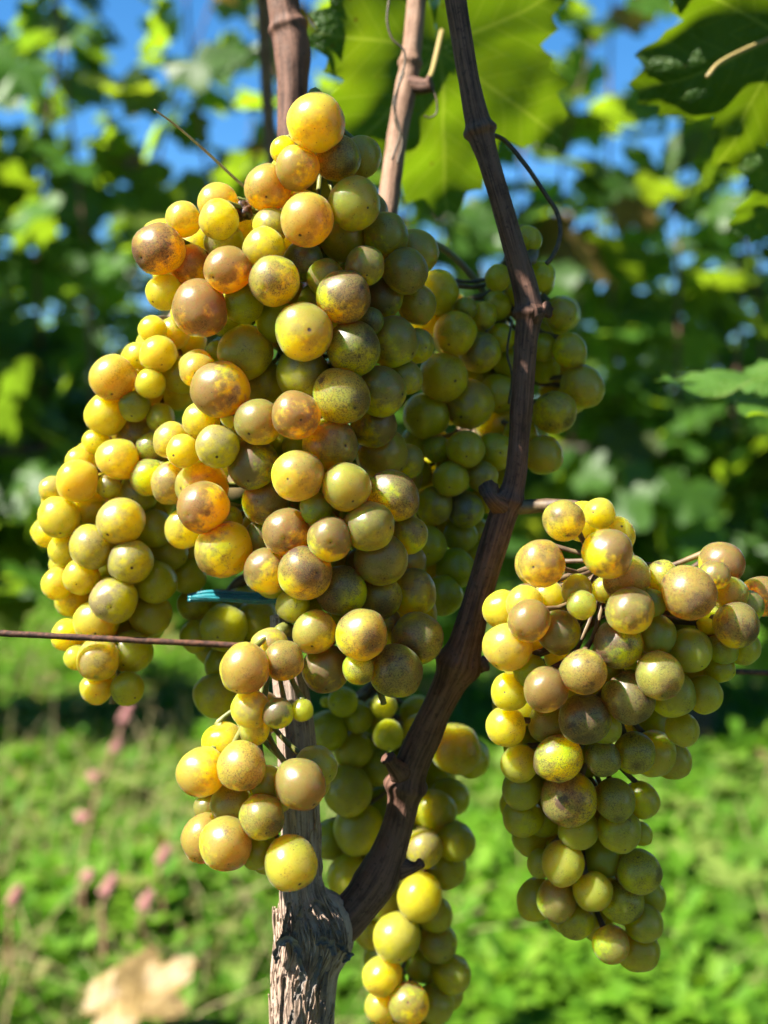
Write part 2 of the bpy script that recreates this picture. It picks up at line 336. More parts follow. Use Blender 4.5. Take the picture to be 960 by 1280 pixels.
# ------------------------------------------------------------------ vines of the rows behind
def vine_shape(x0, y0, seed, shoots, zmax, perleaf, size, zlow=.74):
    rs = random.Random(seed); parts = []; leaves = []
    trunk = tube([(x0+rs.uniform(-.03, .03), y0, -0.02, .036), (x0+.02, y0+.01, .2, .027), (x0-.015, y0-.01, .42, .026), (x0+.01, y0, .62, .030), (x0, y0, .68, .022)], 14, 40,
                 lambda a, L, s: 1+0.28*noise.noise((math.cos(a)*1.5, math.sin(a)*1.5+seed, L*9))+0.12*noise.noise((math.cos(a)*5, math.sin(a)*5+seed, L*14)))
    arms = [tube([(x0, y0, .64, .02), (x0+s*.12, y0, .73, .014), (x0+s*.42, y0+rs.uniform(-.02, .02), .75, .011)], 9, 16) for s in (-1, 1)]
    canes = []
    for i in range(shoots):
        bx = x0+(-0.46+0.92*(i+rs.uniform(.2, .8))/shoots); h = rs.uniform(.7, 1.0)*zmax
        pts = [(bx, y0+rs.uniform(-.02, .02), .74, .006)]
        for q in (.33, .66, 1): pts.append((bx+rs.gauss(0, .07)*q, y0+rs.gauss(0, .08)*q, .74+(h-.74)*q, .006*(1-.6*q)))
        canes.append(tube(pts, 6, 16)); s = spline([p[:3] for p in pts], perleaf)
        for j, p in enumerate(s):
            k = (j+i) % 2*2-1; q = j/len(s)
            if p[2] < zlow: continue
            for e in range(5 if q < 0.2 and zlow < 1 else 3 if q < 0.30 else 2 if q < 0.8 else 1):
                a = rs.uniform(-.9, .9)+(0 if k > 0 else math.pi)+rs.uniform(-.7, .7); r = rs.uniform(.04, .13)*(1.25-.4*q)
                loc = Vector((p[0]+math.cos(a)*r, p[1]+math.sin(a)*r*1.7, p[2]+(rs.uniform(-.46, .05) if q < .3 and zlow < 1 else rs.uniform(-.09, .05))))
                tip = Vector((math.cos(a)*.7, math.sin(a)*.7, rs.uniform(-1.1, .1))); nrm = Vector((math.cos(a)*.5+rs.gauss(0, .5), math.sin(a)*.5-.2+rs.gauss(0, .5), rs.uniform(.2, 1.1)))
                leaves.append(Matrix.Translation(loc) @ leaf_frame(tip, nrm) @ Matrix.Scale(size*rs.uniform(.6, 1.15)*(1.1-.4*q), 4))
    return trunk, arms, canes, leaves
def hang_bunch_far(parent, loc, rs):
    pts = []
    for k in range(46):
        q = rs.random(); r = 0.032*(1-q*0.75); a = rs.uniform(0, 6.28)
        pts.append((r*math.cos(a), r*math.sin(a), -q*0.13))
    return pts
def row_vine(x0, y0, seed, label, shoots=9, zmax=2.3, perleaf=19, size=0.100, single=True, group='vines of the row behind'):
    e = tag(empty('grape_vine', (x0, y0, 0)), label, 'grape vine', group)
    trunk, arms, canes, leaves = vine_shape(x0, y0, seed, shoots, zmax, perleaf, size)
    def part(n, t, m):
        v, f, u = t; v = [Vector(p)-Vector((x0, y0, 0)) for p in v]; return obj(n, mesh(n, v, f, uv=u), m, e)
    part('trunk', trunk, M_FARBARK)
    for a in arms: part('cordon', a, M_FARBARK)
    for c in canes: part('cane', c, M_CANE)
    rs = random.Random(seed+5); inv = Matrix.Translation((-x0, -y0, 0))
    if single:
        for i, m in enumerate(leaves[:300]):
            o = obj('leaf', BGLEAF[i % 6], None, e); o.matrix_local = inv @ m
            o.color = (1.0 if rs.random() < .05 else (0.3*rs.random() if rs.random() < .2 else 0), rs.random(), 0, 1)
        leaves = leaves[300:]
    if leaves:
        base = [np.array([v.co[:] for v in me.vertices]) for me in BGLEAF]; fc = [[tuple(p.vertices) for p in me.polygons] for me in BGLEAF]
        V, F = [], []; o = 0
        for i, m in enumerate(leaves):
            k = i % 6; a = np.array(inv @ m); V.append(base[k] @ a[:3, :3].T+a[:3, 3]); F += [tuple(q+o for q in p) for p in fc[k]]; o += len(base[k])
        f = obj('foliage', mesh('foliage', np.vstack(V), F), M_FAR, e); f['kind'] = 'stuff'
    return e
row_vine(0.74, 2.62, 1, 'leafy grape vine of the next row whose dark trunk stands right of the hanging bunches', 8)
row_vine(-0.24, 2.60, 2, 'leafy grape vine of the next row directly behind the big central bunch', 8)
row_vine(-1.16, 2.64, 3, 'leafy grape vine of the next row at the far left edge of the picture', 8)
for i, x in enumerate((-1.75, -0.8, 0.15, 1.1, 2.0)):
    row_vine(x, 5.2, 20+i, 'distant second-row vine, '+('behind the left bunch, at the left edge', 'showing below the sunlit left bunch', 'hidden mostly behind the central bunch', 'showing between cane and right trunk', 'showing at the right edge')[i], 10, 2.35, 20, .10, False, 'vines of the second row')
for r, (y, n) in enumerate(((7.8, 7), (10.4, 9), (14, 11), (-2.0, 7))):  # the last row is out of view, added to hold back skylight
    V, F = [], []; o = 0; bt = np.array([v.co[:] for v in BGLEAF[0].vertices]); ft = [tuple(p.vertices) for p in BGLEAF[0].polygons]
    for i in range(n):
        _, _, _, lv = vine_shape((i-(n-1)/2)*.95, y, 50+20*r+i, 9, 2.2, 18, .08, 1.32 if r == 4 else .74)
        for m in lv:
            q = m.translation-SUN*((m.translation.z-.75)/SUN.z)
            if r == 4 and -.3 < q.x < .46 and .1 < q.y < .62: continue                     # the gap the sun comes through
            a = np.array(m); V.append(bt @ a[:3, :3].T+a[:3, 3]); F += [tuple(q+o for q in p) for p in ft]; o += len(bt)
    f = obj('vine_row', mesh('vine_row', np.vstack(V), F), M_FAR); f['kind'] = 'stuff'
    tag(f, ['third row of vines, a green band far behind', 'fourth row of vines, hardly seen behind the others', 'farthest row of vines, hardly seen', 'unseen row of vines behind the photographer, added to cut skylight'][r], 'vine row')

def near_row():
    """unseen leaves added to cut skylight: the near row left and right of the picture and above it"""
    V, F = [], []; o = 0; bt = np.array([v.co[:] for v in BGLEAF[1].vertices]); ft = [tuple(p.vertices) for p in BGLEAF[1].polygons]
    for i, x in enumerate((-1.35, -.9, -.5, .55, 1.0, 1.45, -.1, .15)):
        for m in vine_shape(x, .5, 300+i, 10, 1.55, 20, .085, .3)[3]:
            p = m.translation; q = p-SUN*((p.z-.75)/SUN.z)
            if abs(p.x) < p.y*.36+.16 and p.z < .75+.42*p.y+.13: continue                 # the picture's own view stays open
            if p.y < .3 and abs(p.x) < .5: continue
            if p.z > .6 and -.3 < q.x < .46 and .1 < q.y < .62: continue                    # the gap the sun comes through
            a = np.array(m); V.append(bt @ a[:3, :3].T+a[:3, 3]); F += [tuple(k+o for k in f) for f in ft]; o += len(bt)
    f = obj('vine_foliage', mesh('vine_foliage', np.vstack(V), F), M_FAR); f['kind'] = 'stuff'; tag(f, 'unseen near-row leaves, added to cut skylight, beyond the edges of the picture', 'foliage')
near_row()  # unseen foliage around the view, added to dim the ambient light
# ------------------------------------------------------------------ ground cover
def ground_h(x, y): return 0.03*noise.noise((x*0.8, y*0.8, 0))
def cover(name, label, cat, mat, n, ymin, ymax, maker, seed):
    g = np.random.default_rng(seed); V, F, T = [], [], []; o = 0
    for _ in range(n):
        y = ymin*(ymax/ymin)**(g.random()**1.15); x = (g.random()*2-1)*(y*0.37+0.25)
        v, f, t = maker(x, y, g); V += v; F += [tuple(i+o for i in q) for q in f]; T += [t]*len(v); o += len(v)
    me = mesh(name, V, F, False); a = me.attributes.new('tone', 'FLOAT', 'POINT'); a.data.foreach_set('value', T)
    ob = obj(name, me, mat); ob['kind'] = 'stuff'; ob['label'] = label; ob['category'] = cat
def clover(x, y, g):
    z0 = ground_h(x, y); c = 0.5+0.5*noise.noise((x*2.2, y*2.2, 5)); dens = c
    h = 0.015+(0.03+0.13*c*c)*g.random()**.7; s = (0.011+0.011*g.random())*(1+0.10*max(0, y-2)); V, F = [], []
    a0 = g.random()*6.28; lx, ly = g.normal(0, .25), g.normal(0, .25)
    for k in range(3):
        a = a0+k*2.09+g.normal(0, .2); ca, sa = math.cos(a), math.sin(a); up = g.normal(0.15, .35); b = len(V)
        def q(r, w): return (x+(ca*r-sa*w)*s, y+(sa*r+ca*w)*s, z0+h+(r*up+lx*ca*r+ly*sa*r+abs(w)*0.25)*s)
        V += [q(0.05, 0), q(.75, -.62), q(1.5, -.5), q(1.75, 0), q(1.5, .5), q(.75, .62)]
        F += [(b, b+1, b+2, b+3), (b, b+3, b+4, b+5)]
    t = min(1, max(0, 0.48+0.35*(c-.5)+g.normal(0, .16)))
    if x < -0.15*y and g.random() < 0.10: t = 0.97
    return V, F, t
def blade(x, y, g):
    z0 = ground_h(x, y); L = 0.05+0.13*g.random()**2; a = g.random()*6.28; lean = 0.3+0.7*g.random(); wd = 0.0016+0.002*g.random(); V = []
    wd *= 1+0.1*max(0, y-2); ca, sa = math.cos(a), math.sin(a)
    for k in range(4):
        q = k/3; r = L*lean*q*q; z = z0+L*(q-0.35*lean*q*q); ww = wd*(1-q)**0.6
        V += [(x+ca*r-sa*ww, y+sa*r+ca*ww, z), (x+ca*r+sa*ww, y+sa*r-ca*ww, z)]
    F = [(2*k, 2*k+1, 2*k+3, 2*k+2) for k in range(3)]
    t = min(1, max(0, g.normal(.5, .2)));
    if g.random() < (0.25 if x < -0.1*y else 0.10): t = 0.98
    return V, F, t
M_CLOVER = cover_material('clover_leaf', [(0, (0.05, 0.14, 0.012)), (0.5, (0.12, 0.30, 0.016)), (0.9, (0.22, 0.40, 0.03)), (1.0, (0.34, 0.25, 0.11))], (1.5, 1.5, 0.8))
M_GRASS = cover_material('grass_blade', [(0, (0.05, 0.13, 0.015)), (0.5, (0.13, 0.27, 0.03)), (0.9, (0.28, 0.38, 0.08)), (1.0, (0.52, 0.42, 0.22))], (1.4, 1.4, 0.8))
cover('clover', 'low bright green clover covering the vineyard floor', 'clover', M_CLOVER, 26000, 1.15, 14, clover, 3)
def weed(x, y, g):
    z0 = ground_h(x, y); n = int(g.integers(4, 8)); V, F = [], []; a0 = g.random()*6.28
    for k in range(n):
        a = a0+k*6.28/n+g.normal(0, .25); L = .035+.045*g.random(); wd = L*(.16+.12*g.random()); ca, sa = math.cos(a), math.sin(a); lift = .3+.8*g.random(); b = len(V)
        for i in range(6):
            q = i/5; ww = wd*math.sin(math.pi*(.08+.92*q)**.85); r = L*q; z = z0+.02+L*lift*(q-.6*q*q)+.05*g.random()*0
            V += [(x+ca*r-sa*ww, y+sa*r+ca*ww, z+.2*ww), (x+ca*r, y+sa*r, z), (x+ca*r+sa*ww, y+sa*r-ca*ww, z+.2*ww)]
            if i: m = b+3*i; F += [(m-3, m-2, m+1, m), (m-2, m-1, m+2, m+1)]
    V = [(p[0], p[1], p[2]+.05*((x*7.3+y*3.1) % 1)) for p in V]
    return V, F, min(.9, max(0, g.normal(.6, .2)))
def stalk(x, y, g):
    if x > -.05*y and g.random() < .8: x = -abs(x)
    z0 = ground_h(x, y); L = .10+.16*g.random(); a = g.random()*6.28; lean = .2+.9*g.random(); V, F = [], []; ca, sa = math.cos(a), math.sin(a)
    for i in range(4):
        q = i/3; r = L*lean*q; z = z0+L*(1-.45*lean*q)*q; w_ = .0022*(1-.6*q)
        V += [(x+ca*r-sa*w_, y+sa*r+ca*w_, z), (x+ca*r+sa*w_, y+sa*r-ca*w_, z), (x+ca*r, y+sa*r, z+w_)]
        if i: m = 3*i; F += [(m-3, m-2, m+1, m), (m-2, m-1, m+2, m+1), (m-1, m-3, m, m+2)]
    return V, F, min(1, .93+.1*g.random())
cover('weeds', 'broad-leaved green weeds spread through the clover', 'weeds', M_GRASS, 1500, 1.15, 8, weed, 6)
cover('dry_stalks', 'dry straw-coloured stalks, mostly at the lower left', 'dry stalks', M_GRASS, 1500, 1.15, 6, stalk, 7)
cover('grass', 'thin green and dry grass blades among the clover', 'grass', M_GRASS, 15000, 1.15, 12, blade, 4)
# ------------------------------------------------------------------ grape bunches
# crops the berries were measured in: origin x, origin y, scale
CROP = {1: (140, 100, 2.2857), 2: (0, 380, 2.2857), 3: (200, 480, 2.2857), 4: (460, 260, 2.4625), 5: (560, 600, 2.4), 6: (560, 900, 2.4), 7: (180, 740, 2.1818)}
# each berry: x y radius ripeness layer (0 = outermost) [s = scarred, b = waxy bloom, e = elongated]
BERRIES = {
'main': {1: '''582 122 82 .35 0; 645 226 64 .6 0 s; 712 222 58 .5 1; 530 252 62 .75 1; 445 308 66 .65 2; 488 200 36 .4 3; 556 400 74 .62 0; 693 355 75 .45 1;
135 482 72 .85 0 s; 203 398 50 .5 1; 302 352 56 .5 2; 305 398 55 .2 1 b; 240 470 48 .3 2 b; 220 528 58 .8 1; 330 542 66 .95 0; 320 460 54 .15 2 b; 362 428 48 .15 3 b; 434 480 58 .1 1 b;
463 575 70 .7 0 s; 252 655 80 .8 0; 150 605 50 .3 2; 196 610 40 .4 3; 375 640 55 .1 2; 455 415 50 .1 3 b; 545 520 58 .2 2 b; 610 565 52 .5 1 b; 662 620 75 .8 0 s; 722 530 55 .5 1 b;
780 445 65 .4 2; 836 545 65 .5 1; 868 490 60 .5 3; 775 622 55 .8 2 b; 735 690 40 .3 2 s; 550 720 82 .65 0; 690 768 78 .7 1 s; 380 778 76 .35 2; 302 776 32 .1 3; 310 885 80 .8 1; 243 830 48 .5 2 b;
435 865 62 .15 3 b; 545 840 75 .15 3 b; 655 905 80 .5 1 s; 805 750 72 .55 2 b; 770 890 72 .4 2; 835 850 50 .1 3; 660 450 70 .2 3; 590 640 60 .2 4; 690 840 50 .2 3; 470 690 60 .1 4; 870 640 55 .3 4; 870 760 50 .2 4; 420 600 50 .2 4; 620 480 50 .2 4''',
3: '''386 90 69 .9 0; 280 110 66 .75 1; 265 228 70 .88 1 e; 395 262 74 .5 0 b; 488 170 76 .7 2 b; 530 295 70 .5 0; 445 357 46 .35 1; 300 340 65 .65 2 b; 362 425 68 .8 1; 483 442 64 .75 0; 597 405 70 .45 0 b;
610 118 66 .75 2; 635 200 75 .5 3 b; 665 322 72 .7 1 s; 705 220 50 .4 4; 712 430 55 .5 2; 630 502 76 .6 1 b; 578 510 45 .5 3; 283 440 46 .6 2; 305 535 66 .88 1; 412 540 77 .72 0 s; 518 592 71 .62 0 s; 628 608 62 .5 1 s;
380 635 48 .12 2; 442 710 62 .6 1 b; 575 715 73 .55 0 s; 475 815 68 .85 2; 567 812 46 .4 1 s; 720 595 68 .35 2 b; 735 725 70 .4 2 s; 672 820 76 .4 1 s; 545 655 55 .6 2; 400 180 50 .2 4; 560 380 50 .3 4; 520 520 50 .3 4; 640 690 55 .3 4; 340 260 60 .3 3;
690 270 60 .3 4; 700 510 60 .3 4; 730 650 60 .3 4; 610 760 60 .3 4''',
2: '''575 522 76 .55 1 b; 580 582 72 .8 0; 530 640 55 .4 2 b; 640 700 77 .72 0; 490 512 56 .4 1 b; 565 180 50 .55 2 b; 620 408 62 .15 0 b; 425 495 52 .6 2; 525 420 48 .3 0; 490 390 50 .3 2 b; 575 335 52 .3 2 b; 640 620 50 .4 3; 600 470 55 .2 3'''},
'left': {2: '''437 75 40 .4 1; 495 85 46 .45 1; 542 105 46 .6 1; 395 150 40 .3 2; 453 145 52 .4 0; 323 212 65 .65 0; 430 228 43 .1 0; 515 205 54 .25 1; 305 315 60 .4 1; 385 293 45 .08 1; 458 325 40 .08 2; 510 260 42 .1 3;
388 375 56 .25 2 b; 275 395 38 .35 2; 338 445 60 .55 0; 435 415 46 .5 1 s; 230 450 42 .35 2; 222 505 60 .35 0; 310 522 34 .2 1 b; 395 545 57 .2 2 b; 150 530 38 .3 2 b; 170 610 58 .3 0; 258 585 52 .25 0; 345 622 66 .35 0 b;
435 640 55 .1 3; 260 693 60 .25 0 b; 185 700 45 .3 2; 374 738 63 .25 0 b; 232 780 50 .3 1; 325 845 66 .3 0 b; 165 800 45 .6 1; 210 845 50 .4 1; 445 795 60 .1 2; 480 710 55 .1 3; 275 908 62 .6 0; 195 945 46 .4 1; 430 890 60 .1 2;
280 1015 60 .3 0 b; 218 1010 34 .4 1; 375 995 60 .1 2; 275 1097 46 .4 0; 365 1100 48 .15 1; 300 1068 36 .1 1; 140 655 40 .3 3; 300 660 50 .1 3; 320 560 50 .1 3; 350 360 45 .1 3; 460 470 50 .1 3; 545 700 50 .1 4; 250 850 50 .2 3; 345 950 50 .1 3; 450 560 55 .1 4; 180 745 40 .3 3; 540 780 50 .1 4; 385 850 50 .1 3'''},
'tied': {2: '''555 858 46 .45 0; 562 950 48 .2 1; 640 925 66 .15 0; 735 900 60 .15 1; 745 960 55 .15 1; 640 1030 55 .15 1; 615 1120 62 .2 0; 680 1120 50 .2 1; 700 1020 55 .15 2; 600 880 50 .2 2; 690 860 50 .1 2'''},
'back': {4: '''210 262 68 .15 0; 180 335 65 .15 0; 268 387 66 .18 0; 230 522 75 .15 0; 345 447 62 .3 1 b; 312 605 75 .2 0 b; 180 640 70 .12 1; 152 722 52 .12 2; 300 742 57 .2 0; 300 310 36 .3 1 s; 355 332 42 .3 2 s; 410 400 44 .2 2; 400 570 60 .15 2; 392 660 60 .15 2; 388 752 60 .15 2;
620 440 52 .4 1; 660 552 65 .55 0; 575 628 65 .35 0 s; 540 762 58 .45 0; 600 325 47 .45 1; 530 212 46 .2 1; 490 100 44 .2 1; 400 215 40 .2 2; 540 430 44 .2 2; 520 395 48 .2 3; 545 490 50 .2 2; 470 700 52 .2 2; 395 300 45 .2 3; 480 260 50 .2 3; 330 540 55 .1 3; 440 480 50 .1 3; 450 600 50 .1 3;
255 835 55 .12 0; 205 915 57 .12 0 b; 300 930 57 .12 0 b; 150 820 48 .15 1; 212 742 42 .35 2; 352 828 48 .1 1 b; 285 1010 52 .12 1; 180 1042 62 .12 1; 270 1112 60 .1 1; 230 1192 60 .1 0; 335 1005 50 .1 2; 115 1000 60 .12 3; 370 890 50 .1 2; 120 1110 60 .1 2; 160 1240 55 .1 1; 340 1080 50 .1 2; 420 840 50 .1 3'''},
'right': {5: '''346 121 61 .5 0 s; 278 250 70 .5 0 b; 480 220 73 .75 0; 535 295 70 .4 1 s; 387 330 46 .2 1; 402 376 44 .3 0; 545 392 70 .7 0; 722 340 80 .82 0 s; 645 288 46 .3 2 s; 820 250 62 .9 2; 800 285 42 .6 1; 845 342 52 .5 1; 865 437 68 .7 0 s; 942 350 60 .85 2; 900 380 48 .6 2;
243 422 63 .82 0; 230 372 55 .3 1 b; 330 455 65 .68 0; 512 492 71 .72 0 s; 620 462 60 .3 1; 178 502 72 .3 1 b; 162 388 56 .2 2; 295 350 52 .15 3; 405 577 68 .5 0 s; 635 587 70 .42 0 s; 542 650 75 .62 1 s; 292 627 66 .92 0; 245 572 50 .3 2; 410 718 76 .8 0 s; 298 728 58 .45 1; 332 835 70 .62 0 s; 465 835 52 .45 0 s; 560 820 62 .4 1 s; 612 822 70 .3 2;
670 640 70 .3 2; 725 510 65 .3 2; 610 370 42 .3 2; 768 645 56 .2 2; 702 748 50 .2 2; 615 742 60 .3 2; 670 840 58 .3 2; 545 720 52 .25 3; 822 505 46 .2 2; 885 505 52 .25 2; 812 562 46 .2 3; 185 635 56 .15 3; 172 740 60 .15 2; 228 800 58 .15 3; 480 560 45 .2 3; 330 350 45 .1 3; 470 330 40 .2 3; 375 640 50 .1 3; 470 740 50 .2 3; 730 600 50 .2 4; 640 680 50 .2 4; 790 420 45 .2 3; 780 480 45 .2 4; 210 690 50 .15 4; 220 560 50 .2 4; 585 470 45 .2 4;
455 100 46 .1 4; 505 165 58 .1 4''',
6: '''362 238 84 .68 0 s; 500 240 60 .45 0 s; 345 430 62 .3 0; 435 515 60 .25 0; 325 540 59 .6 1; 268 540 60 .2 2; 225 292 60 .15 2; 290 292 60 .15 2; 392 330 60 .2 1; 512 328 66 .3 0; 465 412 60 .2 1; 572 455 65 .25 0 s; 522 545 65 .25 1 s; 602 530 50 .2 2; 588 612 56 .3 1; 490 672 54 .4 0; 568 690 60 .3 1; 382 602 56 .2 1; 278 430 40 .15 3; 580 240 52 .3 2; 578 342 34 .2 2; 222 205 60 .15 2; 215 130 55 .15 2; 540 440 50 .2 3; 430 580 45 .2 2; 310 180 50 .15 3; 245 360 50 .15 3; 450 620 45 .2 2'''},
'front': {7: '''278 208 65 .65 0; 380 186 54 .55 0 s; 342 148 50 .25 1 b; 290 318 50 .4 1 b; 365 332 42 .75 0; 302 376 40 .45 1; 432 322 30 .1 1; 265 475 65 .65 0 s; 157 490 64 .62 1; 215 412 56 .3 2 b; 425 524 66 .97 0; 470 475 56 .35 1; 322 612 60 .5 0 s; 225 685 70 .65 0; 170 672 66 .7 1; 240 580 58 .45 2; 172 588 36 .6 3; 335 520 45 .3 2; 400 740 72 .4 0; 308 715 42 .25 2'''},
'lower': {7: '''500 382 55 .12 0; 542 300 40 .08 0; 496 300 15 .1 0; 665 390 41 .08 0; 555 540 66 .2 0; 585 645 66 .2 1; 505 675 50 .15 1; 558 778 60 .25 0; 570 430 52 .1 2; 582 340 42 .1 2; 655 310 36 .1 2; 762 697 52 .12 0 b; 850 428 65 .3 1; 895 462 46 .25 2; 790 600 60 .15 2; 720 600 46 .1 2; 832 560 50 .15 2; 850 680 52 .2 1; 820 748 60 .2 1; 752 832 60 .2 0; 660 850 52 .3 1; 690 942 65 .2 0; 622 925 52 .3 1; 795 880 46 .3 1; 800 958 52 .35 1; 840 1042 52 .35 1;
650 1047 52 .3 0; 722 1122 56 .6 0; 648 1132 46 .4 1; 792 1122 52 .35 1; 825 1098 42 .3 2; 640 480 50 .1 3; 650 580 50 .1 3; 640 700 50 .1 3; 760 380 50 .1 3; 700 480 50 .1 3; 720 760 50 .15 2; 760 1020 45 .3 2; 745 330 46 .1 3; 800 500 50 .15 3; 690 1190 50 .3 1; 770 1190 50 .3 1; 700 880 50 .2 3; 610 840 45 .2 2'''},
}
# axis of each bunch: x y halfwidth, in photograph pixels; front distance; depth bulge factor
AXES = {
'main': ([(395, 120, 45), (400, 200, 95), (350, 300, 200), (350, 420, 200), (375, 540, 180), (385, 640, 175), (430, 730, 130), (460, 820, 100), (480, 880, 60)], 0.272, 0.85),
'left': ([(215, 400, 60), (190, 480, 120), (170, 560, 135), (165, 640, 130), (165, 720, 120), (150, 800, 85), (140, 880, 50)], 0.304, 0.6),
'tied': ([(290, 740, 60), (290, 820, 65), (285, 900, 55)], 0.318, 0.6),
'back': ([(650, 290, 60), (620, 380, 140), (600, 480, 150), (580, 560, 120), (560, 640, 90), (550, 760, 70)], 0.316, 0.55),
'right': ([(720, 620, 60), (760, 700, 140), (780, 770, 190), (765, 850, 170), (735, 950, 140), (730, 1050, 110), (740, 1130, 95), (785, 1200, 55)], 0.258, 0.55),
'front': ([(350, 790, 80), (330, 850, 90), (320, 940, 110), (310, 1040, 100), (335, 1075, 80)], 0.266, 0.25),
'lower': ([(470, 850, 90), (500, 930, 120), (520, 1020, 105), (520, 1110, 85), (515, 1200, 70), (510, 1290, 70)], 0.335, 0.55),
}
INFO = {
'main': ('largest bunch, amber and tan speckled grapes, hanging in the middle', 'thick'),
'left': ('sunlit yellow-green bunch at the left, crossed by the rusty wire', 'thin'),
'tied': ('shaded olive bunch below the teal tie, behind the wire', 'thin'),
'back': ('shaded green bunch hanging behind the long brown cane', 'thin'),
'right': ('brown-freckled bunch on the right, hanging from the side shoot of the cane', 'thick'),
'front': ('small loose bunch of amber grapes in front of the upright stump', 'thin'),
'lower': ('long shaded green bunch behind the foot of the slanting cane', 'thin'),
}
def grape_shape(seed, el, nu=34, nv=20):
    V, F = [], []
    for j in range(nv+1):
        ph = math.pi*j/nv
        for i in range(nu):
            th = 2*math.pi*i/nu; d = Vector((math.sin(ph)*math.cos(th), math.sin(ph)*math.sin(th), math.cos(ph)))
            r = 1+0.085*noise.noise(d*1.0+Vector((seed, 0, 0)))+0.014*noise.noise(d*2.6+Vector((0, seed, 0)))
            r -= 0.045*math.exp(-(ph/0.13)**2)+0.06*math.exp(-((math.pi-ph)/0.2)**2)-0.02*math.exp(-((ph-.17)/0.07)**2)
            V.append((d.x*r, d.y*r, d.z*r*el))
    for j in range(nv):
        for i in range(nu): a = j*nu+i; b = j*nu+(i+1) % nu; F.append((a, a+nu, b+nu, b))
    return np.array(V), F
GSHAPE = [grape_shape(s_*2.3, e_) for s_, e_ in enumerate((1.0, 1.05, 1.10, 0.96, 1.02, 1.07, 0.98, 1.04))]+[grape_shape(9.1, 1.14)]
def pressed_grape(k, c, R, rot):
    """one berry, flattened where it presses against its neighbours"""
    V, F = GSHAPE[k]; V = V.copy(); inv = rot.transposed()
    for c2, R2 in PLACED:
        v = c2-c; L = v.length
        if L < 1e-6 or L > 1.04*(R+R2): continue
        n = np.array(inv @ (v/L)); d = L/R*R/(R+R2)*.985; h = V @ n; kk = .035
        m = h > d*.6; hn = -kk*np.logaddexp(-h[m]/kk, -d/kk); V[m] += np.outer(hn-h[m], n)
    me = mesh('grape', V, F); me.materials.append(M_GRAPE); return me
PLACED = []        # centre, radius of every berry of every bunch
def axis_at(ax, y):
    a = np.array(ax, float); return [float(np.interp(y, a[:, 1], a[:, k])) for k in (0, 2)]
BUNCH = {}
LEAN = {'right': ([620, 860, 1000, 1200], [0, .004, .032, .048])}      # how far a bunch hangs back towards its tip
def lean(key, y): return float(np.interp(y, *LEAN[key])) if key in LEAN else 0.0
def place(key):
    ax, D0, bulge = AXES[key]; L = []
    for c, txt in BERRIES[key].items():
        ox, oy, s = CROP[c]
        for it in txt.replace('\n', ' ').split(';'):
            q = it.split()
            if len(q) < 5: continue
            L.append((ox+float(q[0])/s, oy+float(q[1])/s, float(q[2])/s, float(q[3]), int(q[4]), q[5:] and q[5] or ''))
    L.sort(key=lambda b: b[4]); out = []
    for (x, y, r, tan, lay, fl) in L:
        cx, w = axis_at(ax, y); q = min(1, abs(x-cx)/w); R0 = w*D0/FPX
        d = lean(key, y)+D0+bulge*R0*(1-math.sqrt(1-q*q))+(0, .7, 1.5, 2.3, 3.0)[lay]*r*D0/FPX*0.8
        for (c, R, px, py, pr, dd, ll) in out:
            if ll < lay and math.hypot(px-x, py-y) < 0.9*(pr+r) and d < dd: d = dd
        for _ in range(400):
            c = P(x, y, d); R = r*d/FPX; ok = True
            for (c2, R2) in PLACED:
                if (c2-c).length < 0.90*(R+R2): ok = False; break
            if ok: break
            d += 0.0004
        out.append((c, R, x, y, r, d, lay)); PLACED.append((c, R)); BUNCH.setdefault(key, []).append((c, R, tan, fl))
    # berries of the inside and the back, so that the bunch is full from every side
    rs = random.Random(len(L)); listed = [(o[2], o[3], o[4], o[5]) for o in out]; added = 0
    for _ in range(9000):
        y = rs.uniform(min(o[3] for o in out), max(o[3] for o in out)); cx, w = axis_at(ax, y); x = cx+rs.uniform(-1, 1)*w
        R0 = w*D0/FPX; d = lean(key, y)+D0+bulge*R0+(rs.uniform(-0.6, 0.08) if key == 'main' else rs.uniform(-0.2, 1.0))*R0*0.75; r = rs.uniform(.0046, .0066)*FPX/d
        if not all(any(math.hypot(x+r*.95*math.cos(a)-l[0], y+r*.95*math.sin(a)-l[1]) < l[2]+3 for l in listed) for a in np.linspace(0, 6.28, 10)): continue
        if any(math.hypot(x-l[0], y-l[1]) < r+l[2] and d < l[3]+.004 for l in listed): continue
        c = P(x, y, d); R = r*d/FPX
        if any((c2-c).length < 0.93*(R+R2) for c2, R2 in PLACED): continue
        PLACED.append((c, R)); BUNCH[key].append((c, R, rs.uniform(.08, .35), '')); added += 1
        if added > (130 if key in ('main', 'lower') else 70): break
ORDER = ('right', 'main', 'front', 'left', 'lower', 'back', 'tied')
for k in ORDER: place(k)
